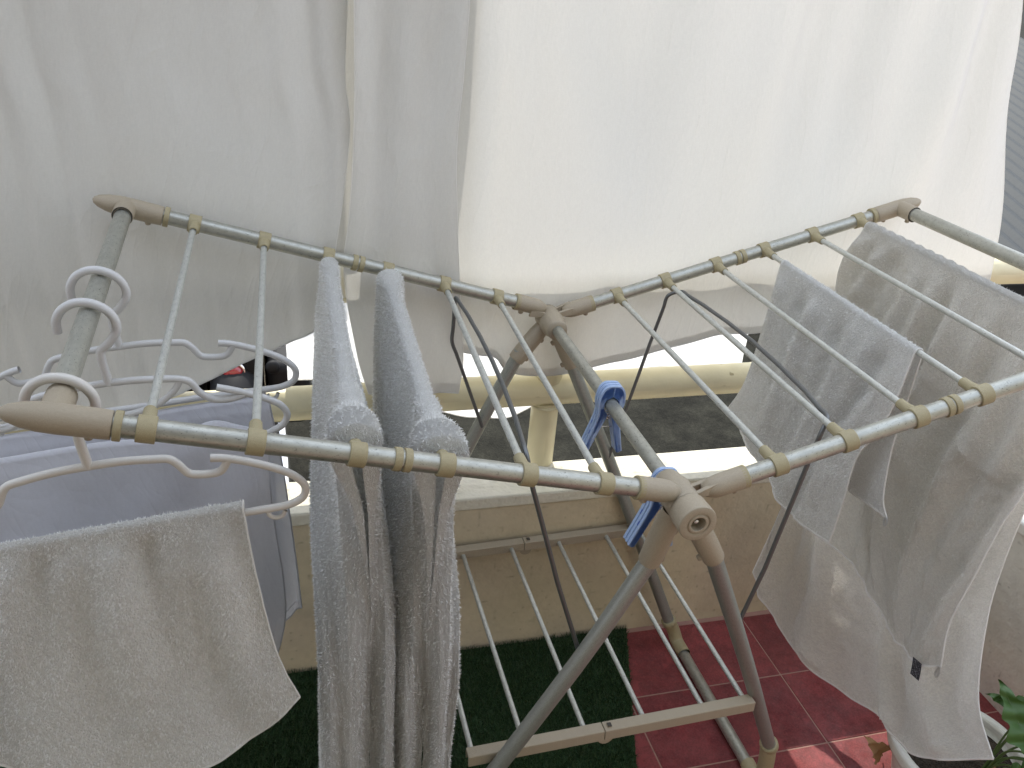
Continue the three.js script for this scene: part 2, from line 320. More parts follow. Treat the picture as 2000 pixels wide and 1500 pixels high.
// legs: [top near hub, middle, foot]
const legs = {
  AF: [V(-0.0215, 0.748, 0.302), V(-0.114, 0.549, 0.30), V(-0.366, 0.012, 0.262)],
  AB: [V(-0.064, 0.778, -0.312), V(-0.151, 0.585, -0.308), V(-0.40, 0.012, -0.258)],
  BF: [V(0.057, 0.751, 0.318), V(0.222, 0.429, 0.26), V(0.366, 0.132, 0.212)],
  BB: [V(0.042, 0.760, -0.31), V(0.204, 0.403, -0.26), V(0.352, 0.062, -0.212)],
};
for (const [k, p] of Object.entries(legs)) {
  const s = k[1] === 'F' ? 1 : -1, pts = [p[0], p[1], p[2]];
  mesh('leg', new THREE.TubeGeometry(new THREE.CatmullRomCurve3(pts), 24, 0.0134, 22, false), M.leg, rack);
  const d = p[0].clone().sub(p[1]).normalize();
  const start = V(HUB.x + (k[0] === 'A' ? -0.012 : 0.012), HUB.y - 0.012, s * 0.318), end = p[0].clone().addScaledVector(d, -0.022);
  const dir = end.clone().sub(start), L = dir.length();
  const sock = mesh('leg_socket', lathe([[0.0145, 0], [0.0172, 0.02], [0.0176, L - 0.03], [0.0166, L - 0.001], [0.0136, L]], start, dir, 28), M.beige, rack);
  const n = V(k[0] === 'A' ? 0.9 : -0.9, -0.42, 0).normalize();
  for (const q of [0.34, 0.88]) mesh('screw_boss', lathe([[0.0052, 0], [0.0052, 0.006], [0.0034, 0.0078], [0.0001, 0.008]], start.clone().addScaledVector(dir, q).addScaledVector(n, 0.0145), n, 12), M.beige, sock);
}
// feet: plastic elbows and cross bars on the floor
for (const [x, zf, zb] of [[0.372, 0.212, -0.212], [-0.385, 0.262, -0.258]]) {
  mesh('foot_bar', cyl([x, 0.0145, zb + 0.03], [x, 0.0145, zf - 0.03], 0.0128, 0.0128, 24), M.tube, rack);
  for (const [z, s, lg] of [[zf, 1, x > 0 ? legs.BF : legs.AF], [zb, -1, x > 0 ? legs.BB : legs.AB]]) {
    const foot = lg[2], up = lg[1].clone().sub(foot).normalize(), a = foot.clone().addScaledVector(up, 0.012);
    const pts = x > 0 ? [a, foot.clone().lerp(V(x, 0.03, z), 0.6), V(x, 0.0175, z - s * 0.012), V(x, 0.0165, z - s * 0.055)] : [a, V(x, 0.0185, z), V(x, 0.0165, z - s * 0.055)];
    const el = mesh('elbow', new THREE.TubeGeometry(spline(pts), 24, 0.0158, 20, false), M.clip, rack);
    mesh('collar', lathe([[0.0130, -0.006], [0.0182, -0.006], [0.0182, 0.006], [0.0130, 0.006]], a, up, 24), M.clip, el);
  }
}
// hubs
for (const s of [1, -1]) {
  const z = (q) => s * q, o = (q) => V(HUB.x, HUB.y, z(q)), D = V(0, 0, s);
  const hub = mesh('hub', lathe([[0.0112, 0.262], [0.019, 0.262], [0.021, 0.268], [0.0225, 0.280], [0.0255, 0.290], [0.0255, 0.333], [0.0115, 0.333]], V(HUB.x, HUB.y, 0), D, 34), M.beige, rack);
  if (s > 0) {
    mesh('hub_cap', lathe([[0.012, 0.3345], [0.0262, 0.3345], [0.0268, 0.336], [0.0272, 0.352], [0.0275, 0.3525], [0.0275, 0.367], [0.0265, 0.3695], [0.0175, 0.3700], [0.0170, 0.3685], [0.0150, 0.3685], [0.0145, 0.3700], [0.0112, 0.3702], [0.0108, 0.3690], [0.0105, 0.352], [0.0001, 0.352]], V(HUB.x, HUB.y, 0), D, 40), M.beige, hub);
    mesh('screw', lathe([[0.0001, 0.3655], [0.003, 0.3650], [0.0046, 0.363], [0.005, 0.352]], V(HUB.x, HUB.y, 0), D, 18), M.steel, hub);
  } else mesh('hub_cap', lathe([[0.012, 0.3335], [0.024, 0.3335], [0.025, 0.336], [0.025, 0.340], [0.0001, 0.342]], V(HUB.x, HUB.y, 0), D, 34), M.beige, hub);
  for (const key of ['L', 'R']) {
    const a = arms[key + (s > 0 ? 'F' : 'B')], near = key === 'L' ? -0.078 : 0.08, t0 = (near - a.c.x) / a.d.x, p1 = a.at(t0 + 0.004), p0 = p1.clone().addScaledVector(a.d, -0.062);
    const arm = mesh('arm_socket', lathe([[0.0001, -0.004], [0.0095, -0.003], [0.0150, 0.010], [0.0162, 0.022], [0.0166, 0.058], [0.0156, 0.060], [0.0128, 0.060]], p0, a.d, 28), M.beige, hub);
    // triangular stiffening webs between socket and hub
    for (const [up, w] of [[1, 0.0055], [-1, 0.0055]]) {
      const sh = new THREE.Shape(); const side = key === 'L' ? -1 : 1;
      sh.moveTo(side * 0.006, up * 0.004); sh.lineTo(side * 0.046, up * 0.010); sh.lineTo(side * 0.046, -up * 0.004); sh.lineTo(side * 0.006, -up * 0.004); sh.closePath();
      const g = new THREE.ExtrudeGeometry(sh, { depth: w, bevelEnabled: true, bevelSize: 0.0006, bevelThickness: 0.0006, bevelSegments: 1 });
      g.translate(0, 0, -w / 2); g.rotateZ(Math.atan2(a.d.y * side, a.d.x * side)); g.translate(HUB.x, HUB.y + 0.012, z(0.318 + up * 0.0095)); mesh('web', g, M.beige, arm);
    }
    mesh('screw_boss', lathe([[0.0052, 0], [0.0052, 0.006], [0.0034, 0.0078], [0.0001, 0.008]], p1.clone().addScaledVector(a.d, -0.014).add(V(0, -0.0148, 0)), V(0, -1, 0), 12), M.beige, arm);
  }
}
// bent wire stays from the second rod of each wing down to the legs
{
  const dense = (p) => { const o = []; for (let i = 0; i + 1 < p.length; i++) { const n = Math.max(1, Math.round(p[i].distanceTo(p[i + 1]) / 0.03)); for (let k = 0; k < n; k++) o.push(p[i].clone().lerp(p[i + 1], k / n)); } o.push(p[p.length - 1]); return o; };
  const wire = (pts) => mesh('stay_wire', new THREE.TubeGeometry(new THREE.CatmullRomCurve3(dense(pts), false, 'centripetal'), 300, 0.0037, 10, false), M.wire, rack);
  const Lf = arms.LF.at(arms.LF.t[1]), Lb = arms.LB.at(arms.LB.t[1]), Rf = arms.RF.at(arms.RF.t[1]), Rb = arms.RB.at(arms.RB.t[1]);
  const along = (A, B, q, dx, dy) => A.clone().lerp(B, q).add(V(dx, dy, 0));
  wire([V(-0.112, 0.545, 0.288), V(-0.16, 0.685, 0.281), V(-0.214, 0.862, 0.272), along(Lf, Lb, 0.078, 0.014, -0.010), along(Lf, Lb, 0.10, 0.013, -0.002), along(Lf, Lb, 0.22, 0.019, -0.001), along(Lf, Lb, 0.36, 0.0225, 0), along(Lf, Lb, 0.5, 0.024, 0), along(Lf, Lb, 0.64, 0.0225, 0), along(Lf, Lb, 0.78, 0.019, -0.001), along(Lf, Lb, 0.90, 0.013, -0.002), along(Lf, Lb, 0.925, 0.014, -0.012), V(-0.214, 0.82, -0.280), V(-0.137, 0.612, -0.298)]);
  wire([V(0.168, 0.528, 0.272), V(0.195, 0.66, 0.271), V(0.222, 0.86, 0.270), along(Rf, Rb, 0.078, -0.006, -0.012), along(Rf, Rb, 0.10, 0.008, 0.002), along(Rf, Rb, 0.22, 0.017, 0.005), along(Rf, Rb, 0.36, 0.0215, 0.007), along(Rf, Rb, 0.5, 0.023, 0.008), along(Rf, Rb, 0.64, 0.0215, 0.006), along(Rf, Rb, 0.78, 0.017, 0.003), along(Rf, Rb, 0.90, 0.008, 0.0), along(Rf, Rb, 0.925, -0.012, -0.014), V(0.206, 0.80, -0.280), V(0.146, 0.53, -0.268)]);
}
// lower shelf: two folding side bars and thin rods
{
  const yS = (x) => 0.3225 + 0.036 * x, zs = 0.259;
  for (const s of [1, -1]) {
    for (const [x0, x1] of [[-0.272, -0.0335], [-0.0325, 0.254]]) {
      const L = x1 - x0, g = merged([new RoundedBoxGeometry(L, 0.005, 0.021, 2, 0.0015).translate(0, 0.009, 0), new RoundedBoxGeometry(L, 0.022, 0.0045, 2, 0.0012).translate(0, 0, s * 0.0085), new RoundedBoxGeometry(L, 0.018, 0.003, 2, 0.001).translate(0, -0.001, -s * 0.0088)]);
      g.rotateZ(0.036); g.translate((x0 + x1) / 2, yS((x0 + x1) / 2), s * zs); mesh('shelf_bar', g, M.beige, rack);
    }
    mesh('hinge', merged([cyl([-0.028, yS(-0.028) - 0.011, s * zs - 0.006], [-0.028, yS(-0.028) - 0.011, s * zs + 0.006], 0.014, 0.014, 24), new RoundedBoxGeometry(0.008, 0.003, 0.008, 1, 0.0006).translate(-0.023, yS(-0.02) + 0.0118, s * zs)]), M.beige, rack);
    mesh('pivot', new RoundedBoxGeometry(0.0075, 0.0012, 0.0085, 1, 0.0004).translate(-0.0225, yS(-0.02) + 0.0137, s * zs), M.seam, rack);
    for (let k = 0; k < 7; k++) { const x = -0.24 + k * 0.078; mesh('rib', new RoundedBoxGeometry(0.0025, 0.014, 0.013, 1, 0.0004).translate(x, yS(x) - 0.001, s * zs), M.beige, rack); }
  }
  for (const x of [-0.262, -0.172, -0.0625, 0.048, 0.1616, 0.2436]) mesh('shelf_rod', cyl([x, yS(x) - 0.001, zs - 0.004], [x, yS(x) - 0.001, -zs + 0.004], 0.0047, 0.0047, 14), M.rod, rack);
}

// ---------------------------------------------------------------- sheets on the line
const sheetZ = (y) => y < 0.95 ? -0.352 : lerp(-0.352, -0.385, smooth(0.95, 1.5, y));
function makeSheet(name, label, o) {
  const t = thing(name, label, 'bed sheet', o.group);
  const panel = (dz, dh, ph, pname, parent) => {
    const P = (u, v) => {
      const hem = o.hem(lerp(o.x0, o.x1, u)) + dh, y = lerp(o.top, hem, v);
      const x = lerp(o.left(y), o.right(y), u), w = o.x1 - o.x0, s = (u * w);
      const far = smooth(0.95, 1.35, y);
      let z = sheetZ(y) + dz + o.fold(s + ph, y, far) + (o.dz ? o.dz(x, y) : 0);
      return V(x + 0.0025 * fbm(s * 9, y * 3, 5.5 + ph) + (dz ? o.backShift : 0), y, z);
    };
    const g = surface(P, o.nu, o.nv, o.x1 - o.x0, o.top - 0.7);
    return [mesh(pname, g, o.mat, parent), P];
  };
  const [front, P] = panel(0, 0, 0, 'front_panel', t);
  // doubled hem along the bottom and a narrow one along the side edges
  const strip = (a, b, c, d, n, m, dz) => surface((u, v) => P(lerp(a, b, u), lerp(c, d, v)).add(V(0, 0, dz)), n, m, 1, 0.02);
  const hv = o.hemWidth / (o.top - 0.75);
  mesh('hem', strip(0, 1, 1 - hv, 1, o.nu, 4, -0.0012), o.mat, front);
  mesh('hem_edge', edgeTube(P, 0.0011, [0, 1], [1, 1], 160), o.mat, front);
  for (const e of [0, 1]) mesh('side_edge', edgeTube(P, 0.0006, [e, 0], [e, 1], 120), M.hem, front);
  if (o.back) panel(-0.140, o.backLift, 3.7, 'back_panel', t);
  return t;
}
makeSheet('bed_sheet', 'wide white sheet with slanting hem behind the hangers', {
  x0: -1.75, x1: -0.435, top: 2.3, hemWidth: 0.004, nu: 330, nv: 260, mat: M.sheet, back: true, backLift: 0.035, backShift: -0.05,
  hem: curve1([[-1.75, 0.60], [-1.046, 0.636], [-0.872, 0.658], [-0.747, 0.688], [-0.582, 0.765], [-0.465, 0.82], [-0.435, 0.834]]),
  left: () => -1.75, right: curve1([[0.83, -0.44], [0.98, -0.428], [1.068, -0.414], [1.205, -0.398], [1.29, -0.404], [1.41, -0.397], [2.3, -0.392]]),
  fold: (s, y, far) => {
    const q = s + 0.10 * (y - 1.1), a = 0.35 + 0.65 * far;
    return -0.011 * a * Math.pow(Math.abs(Math.cos(q * 47 + 1.6 * N(q * 2.3, y * 0.5, 6))), 7) * (0.7 + 0.9 * N(q * 3, y * 1.1, 2.5)) + a * (0.0042 * Math.sin(q * 78 + 1.3 * N(q * 3, y, 1)) * (0.5 + N(q * 4, 0.3, y * 0.6)) + 0.006 * Math.sin(q * 27 + 2 * N(q, y * 0.8, 4))) + 0.006 * fbm(q * 7, y * 2.2, 2.2) * (0.6 + far);
  },
});
makeSheet('bed_sheet', 'narrow creased white sheet behind the two rod towels', {
  x0: -0.40, x1: -0.18, top: 2.3, hemWidth: 0.022, nu: 120, nv: 260, mat: M.sheet, back: true, backLift: 0.03, backShift: 0.03,
  hem: curve1([[-0.40, 0.676], [-0.366, 0.673], [-0.324, 0.664], [-0.234, 0.668], [-0.179, 0.667]]),
  left: curve1([[0.673, -0.366], [0.755, -0.387], [0.94, -0.414], [1.049, -0.403], [1.205, -0.392], [1.411, -0.389], [2.3, -0.385]]),
  right: curve1([[0.667, -0.179], [0.745, -0.174], [0.967, -0.194], [1.164, -0.207], [1.298, -0.200], [1.423, -0.194], [2.3, -0.185]]),
  fold: (s, y, far) => (0.5 + 0.8 * far) * (0.007 * Math.sin(s * 62 + 0.8 + 1.5 * N(s * 4, y * 1.2, 9)) + 0.006 * fbm(s * 12, y * 3.5, 6.1)) + 0.010 * far * Math.sin(s * 28 + 2.2),
});
makeSheet('bed_sheet', 'large thin bright white sheet with a wavy hem above the railing', {
  x0: -0.46, x1: 1.10, top: 2.3, hemWidth: 0.017, nu: 400, nv: 260, mat: M.sheet, dz: (x, y) => -0.012 * smooth(-0.13, -0.17, x) - 0.016 * smooth(-0.15, -0.21, x) * smooth(0.9, 1.05, y),
  hem: curve1([[-0.46, 0.96], [-0.24, 0.955], [-0.205, 0.80], [-0.18, 0.76], [-0.129, 0.752], [-0.101, 0.745], [-0.076, 0.712], [0.016, 0.697], [0.108, 0.707], [0.283, 0.748], [0.403, 0.775], [0.505, 0.777], [0.8, 0.83], [1.091, 0.894]]),
  left: () => -0.46,
  right: curve1([[0.894, 1.091], [1.132, 1.057], [1.367, 0.99], [1.6, 0.92], [2.3, 0.70]]),
  fold: (s, y, far) => {
    const q = s - 0.30 - 0.30 * (y - 1.2) * smooth(0.4, 1.1, s);
    return 0.026 * far * Math.sin(q * 13 + 0.6 + 1.6 * N(q * 1.3, y * 0.5, 5)) + 0.011 * far * Math.sin(q * 44 + 2.2 * N(q * 2.2, y * 0.6, 8)) * smooth(-0.25, 0.35, N(q * 1.7, y * 0.4, 11)) + (0.4 + 1.1 * far) * (0.007 * Math.sin(q * 15 + 1.2 * N(q * 2, y, 7)) + 0.0065 * Math.sin(q * 31 + 1.7 + 2 * N(q * 1.5, y * 0.7, 3)) * (0.6 + N(q * 2, 4, y * 0.5))) + 0.004 * fbm(q * 7, y * 2.5, 1.7);
  },
});
// a thin white cloth laid over the upper rail, most of it hanging outside
{
  const t = thing('white_cloth', 'thin sunlit white cloth laid over the upper rail behind the sheets', 'cloth');
  const hem = curve1([[-0.53, 0.663], [-0.463, 0.66], [-0.30, 0.60], [-0.195, 0.562], [-0.098, 0.542], [0.011, 0.555], [0.095, 0.62], [0.2, 0.645], [0.55, 0.645]]);
  const RY = 0.893, RZ = -0.405, RR = 0.0385;
  const P = (u, v) => {
    const x = lerp(-0.524, 0.548, u) + 0.003 * fbm(u * 6, v * 5, 2), f = 0.6 * Math.sin(x * 26 + 2 * N(x * 3, v, 2)) + 0.4 * Math.sin(x * 57 + 2.5 * N(x * 2, v * 1.3, 8));
    if (v < 0.05) return V(x, RY - 0.012 * (1 - v / 0.05), RZ + RR + 0.0008);
    if (v < 0.30) { const a = ((v - 0.05) / 0.25) * Math.PI; return V(x, RY + (RR + 0.0006) * Math.sin(a), RZ + (RR + 0.0008) * Math.cos(a)); }
    const q = (v - 0.30) / 0.70; return V(x, lerp(RY, hem(x), q), RZ - RR - 0.001 - 0.009 * smooth(0, 0.35, q) * (1 + f));
  };
  const c = mesh('panel', surface(P, 240, 110, 1.07, 0.45), M.sheer, t);
  mesh('hem_edge', edgeTube(P, 0.0012, [0, 1], [1, 1], 160), M.sheer, c);
}
// unseen sheet added further out to keep the sun off the left-hand sheets
{
  const t = thing('bed_sheet', 'white sheet added out of view on the outer line to shade the left sheets', 'bed sheet');
  const P = (u, v) => { const x = lerp(-2.7, -0.35, u), y = lerp(2.95, 1.42 + 0.015 * Math.sin(x * 5), v); return V(x, y, -0.95 + 0.02 * Math.sin(x * 15 + N(x, y, 3)) + 0.02 * fbm(x * 4, y * 2, 1)); };
  mesh('panel', surface(P, 160, 70, 2.5, 1.5), M.sheet, t);
  mesh('cord', tubeGeo([[-2.9, 2.98, -0.95], [-1.4, 2.952, -0.95], [-0.1, 2.955, -0.95], [2.3, 3.0, -0.95]], 0.003, 60, 8), M.cord, t);
}
{
  const t = thing('clothes_line', 'cord that carries the sheets over the parapet', 'clothes line');
  mesh('cord', tubeGeo([[-2.9, 2.36, -0.385], [-1.0, 2.304, -0.385], [0.3, 2.301, -0.385], [2.3, 2.35, -0.385]], 0.003, 80, 8), M.cord, t);
}

// ---------------------------------------------------------------- terry pile
const blade = (() => {
  const g = new THREE.BufferGeometry(), w = 0.5;
  const p = [-w, 0, 0, w, 0, 0, -w * 0.8, 0.5, 0.12, w * 0.8, 0.5, 0.12, 0, 1, 0.42];
  g.setAttribute('position', new THREE.BufferAttribute(new Float32Array(p), 3)); g.setIndex([0, 1, 2, 2, 1, 3, 2, 3, 4]); g.computeVertexNormals(); return g;
})();
function addPile(geo, count, len, width, mat, parent, name = 'terry_pile', bothSides = true, keep = null) {
  const p = geo.attributes.position, nr = geo.attributes.normal, ix = geo.index.array, nt = ix.length / 3, cum = new Float32Array(nt); let tot = 0;
  const a = V(), b = V(), c = V(), e = V(), f = V();
  for (let i = 0; i < nt; i++) { a.fromBufferAttribute(p, ix[3 * i]); b.fromBufferAttribute(p, ix[3 * i + 1]); c.fromBufferAttribute(p, ix[3 * i + 2]); tot += e.subVectors(b, a).cross(f.subVectors(c, a)).length(); cum[i] = tot; }
  const im = new THREE.InstancedMesh(blade, mat, count), m = new THREE.Matrix4(), q = new THREE.Quaternion(), q2 = new THREE.Quaternion(), n = V(), s = V();
  let k = 0;
  for (let tries = 0; k < count && tries < count * 3; tries++) {
    const r = rnd() * tot; let lo = 0, hi = nt - 1; while (lo < hi) { const md = (lo + hi) >> 1; if (cum[md] < r) lo = md + 1; else hi = md; }
    let u = rnd(), v = rnd(); if (u + v > 1) { u = 1 - u; v = 1 - v; }
    const i0 = ix[3 * lo], i1 = ix[3 * lo + 1], i2 = ix[3 * lo + 2];
    a.fromBufferAttribute(p, i0); b.fromBufferAttribute(p, i1); c.fromBufferAttribute(p, i2);
    const pt = a.clone().addScaledVector(e.subVectors(b, a), u).addScaledVector(f.subVectors(c, a), v);
    if (keep && !keep(pt)) continue;
    n.fromBufferAttribute(nr, i0); if (bothSides && rnd() < 0.5) n.negate();
    n.add(V((rnd() - 0.5) * 1.5, (rnd() - 0.5) * 1.5 - 0.35, (rnd() - 0.5) * 1.5)).normalize();
    q.setFromUnitVectors(UPV, n); q2.setFromAxisAngle(UPV, rnd() * 6.283); q.multiply(q2);
    const L = len * (0.55 + 0.8 * rnd()); s.set(width * (0.7 + 0.6 * rnd()), L, L); m.compose(pt, q, s); im.setMatrixAt(k++, m);
  }
  im.count = k; im.name = name; im.userData.kind = 'stuff'; im.castShadow = im.receiveShadow = true; parent.add(im); return im;
}

// ---------------------------------------------------------------- two towels folded over the rods of the left wing
function rodTowel(label, F, B, lp, rp, o) {
  const t = thing('bath_towel', label, 'towel', 'bath towels on the left wing');
  const lc = spline(lp.map(([x, z]) => [x, 0, z])), rc = spline(rp.map(([x, z]) => [x, 0, z]));
  const bump = (z, c, w) => Math.exp(-((z - c) * (z - c)) / (w * w));
  const P = (s, w) => {
    const v = w * 2 - 1, side = v < 0 ? -1 : 1, a = Math.abs(v), a0 = 0.05;
    const ztop = s < 0.7 ? lerp(-0.288, 0.245, s / 0.7) : lerp(0.245, 0.298, (s - 0.7) / 0.3);
    const q = (ztop + 0.32) / 0.64, rod = B.clone().lerp(F, q);
    const R = 0.0125 + (o.r1 * (bump(ztop, 0.175, 0.018) + 0.9 * smooth(0.16, 0.20, ztop)) + o.r2 * smooth(0.205, 0.262, ztop)) * (1 - smooth(0.2905, 0.298, ztop)) - 0.006 * smooth(0.2905, 0.298, ztop) + o.r3 * bump(ztop, -0.275, 0.035) + 0.0016 * fbm(ztop * 22, side * 2, a * 6);
    if (a < a0) { const th = (a / a0) * Math.PI / 2; return V(rod.x + side * R * Math.sin(th), rod.y - 0.002 + Math.max(R * (o.flat ?? 0.8), 0.0085) * Math.cos(th) + 0.0015 * fbm(ztop * 30, 2, 3), ztop); }
    const d = ((a - a0) / (1 - a0)) * o.len, path = (side < 0 ? lc : rc).getPoint(clamp(s));
    const k = smooth(0, 0.30, d) * 0.55 + smooth(0, 0.11, d) * 0.45, k2 = smooth(0.0, 0.45, d);
    const sway = 0.010 * fbm(s * 5 + side, d * 2.6, 4.2 + o.seed) * k2 + 0.0045 * fbm(s * 14, d * 7, 9.2 + o.seed) * k, lo = 1 + (o.flare ?? 0) * smooth(0.25, 0.7, d);
    return V(rod.x + lerp(side * R, path.x * lo, k) + sway, rod.y - 0.003 - d + 0.02 * smooth(0.3, 0.7, d) * Math.sin(s * 9 + side), lerp(ztop, path.z, k2) + 0.006 * fbm(s * 9, d * 4, side + o.seed) * k2);
  };
  const g = surface(P, 230, 300, 1.1, 2 * o.len);
  const cloth = mesh('towel_cloth', g, M.terry, t);
  addPile(g, 150000, 0.0037, 0.0010, M.pile, t, 'terry_pile');
  return t;
}
{
  const A = arms, i4 = 3, i3 = 2;
  rodTowel('fluffy white towel hung on the fourth rod from the hub', A.LF.at(A.LF.t[i4]), A.LB.at(A.LB.t[i4]),
    [[-0.034, -0.285], [-0.040, -0.1], [-0.048, 0.1], [-0.058, 0.235], [-0.054, 0.283], [-0.040, 0.294], [-0.026, 0.285], [-0.012, 0.292], [0.004, 0.290], [0.015, 0.276], [0.022, 0.268]],
    [[0.022, -0.285], [0.026, -0.1], [0.032, 0.1], [0.048, 0.215], [0.054, 0.262], [0.050, 0.287], [0.042, 0.292], [0.034, 0.280], [0.027, 0.272], [0.021, 0.270]],
    { r1: 0.0042, r2: 0.017, r3: 0.004, len: 0.80, seed: 1.3 });
  rodTowel('fluffy white towel hung on the third rod from the hub', A.LF.at(A.LF.t[i3]), A.LB.at(A.LB.t[i3]),
    [[-0.030, -0.285], [-0.034, -0.1], [-0.040, 0.08], [-0.050, 0.20], [-0.049, 0.262], [-0.040, 0.288], [-0.030, 0.288], [-0.021, 0.274], [-0.012, 0.266], [-0.004, 0.267]],
    [[0.036, -0.285], [0.038, -0.1], [0.042, 0.06], [0.047, 0.18], [0.050, 0.245], [0.043, 0.270], [0.034, 0.268], [0.026, 0.288], [0.013, 0.290], [0.003, 0.276], [-0.005, 0.268]],
    { r1: 0.004, r2: 0.019, r3: 0.012, len: 0.74, seed: 5.7, flat: 0.75, flare: -0.15 });
}

// ---------------------------------------------------------------- draped towels defined by their edges
function drape(P, bend, nu, nv, su, sv) {   // P = {near, far}: two coons panels sharing the rod; bend(u, th) rounds over it
  const Q = (u, w) => w < 0.47 ? P.near(u, (0.47 - w) / 0.47) : w > 0.53 ? P.far(u, (w - 0.53) / 0.47) : bend(u, ((w - 0.47) / 0.06) * Math.PI);
  return [surface(Q, nu, nv, su, sv), Q];
}
function wrinkled(panel, f) { return (u, v) => { const p = panel(u, v); return p.add(f(u, v, p)); }; }
// small towel on the right wing
{
  const t = thing('hand_towel', 'small white towel on the right wing beside the larger towel', 'towel');
  const F = arms.RF.at(arms.RF.t[3]), B = arms.RB.at(arms.RB.t[3]), rod = (z) => B.clone().lerp(F, (z + 0.32) / 0.64), R = 0.0078;
  const zA = -0.236, zB = 0.178, top = (s) => (u) => { const p = rod(lerp(zA, zB, u)); return p.add(V(s * R, -0.001, 0)); };
  const near = coons(top(-1), edge([[0.415, 0.632, -0.27], [0.420, 0.606, -0.19], [0.42, 0.588, -0.125], [0.42, 0.572, -0.06], [0.42, 0.556, 0.0], [0.42, 0.560, 0.045], [0.42, 0.582, 0.142]]),
    edge([top(-1)(0), [0.432, 0.857, -0.232], [0.426, 0.70, -0.248], [0.415, 0.632, -0.27]]), edge([top(-1)(1), [0.430, 0.907, 0.180], [0.428, 0.837, 0.168], [0.424, 0.768, 0.141], [0.42, 0.675, 0.145], [0.42, 0.582, 0.142]]));
  const far = coons(top(1), edge([[0.47, 0.66, -0.25], [0.475, 0.645, -0.1], [0.47, 0.66, 0.08], [0.462, 0.682, 0.21]]), edge([top(1)(0), [0.462, 0.85, -0.24], [0.47, 0.66, -0.25]]),
    edge([top(1)(1), [0.462, 0.922, 0.170], [0.461, 0.825, 0.171], [0.461, 0.759, 0.178], [0.461, 0.704, 0.192], [0.462, 0.682, 0.21]]));
  const f = (sg) => (u, v, p) => { const k = smooth(0, 0.15, v); return V(-sg * k * smooth(0, 0.06, u) * smooth(1, 0.94, u) * (0.009 * Math.sin(u * 19 + 2.4 * v + 1 + 1.5 * N(u * 3, v * 2, 1)) * (1 - 0.4 * v) + 0.005 * Math.sin(u * 43 + 4 * v) * (1 - v) + 0.012 * fbm(u * 4, v * 3, 3 + sg) + 0.005 * fbm(u * 14, v * 10, 2)), 0, 0); };
  const [g, Q] = drape({ near: wrinkled(near, f(1)), far: wrinkled(far, f(-0.5)) }, (u, th) => rod(lerp(zA, zB, u)).add(V(-R * Math.cos(th), -0.001 + (R + 0.0006 * N(u * 20, 1, 1)) * Math.sin(th), 0)), 150, 240, 0.42, 0.8);
  const c = mesh('towel_cloth', g, M.terry, t);
  for (const e of [0, 1]) { mesh('selvedge', edgeTube(Q, 0.0015, [e, 0], [e, 1], 120), M.hem, c); mesh('hem', edgeTube(Q, 0.0021, [0, e], [1, e], 80), M.hem, c); }
  mesh('hanging_loop', tubeGeo([[0.462, 0.684, 0.209], [0.461, 0.676, 0.214], [0.460, 0.668, 0.212], [0.462, 0.672, 0.206], [0.462, 0.684, 0.207]], 0.0016, 30, 8), M.terry, c);
  addPile(g, 42000, 0.0032, 0.0011, M.pile, t);
}
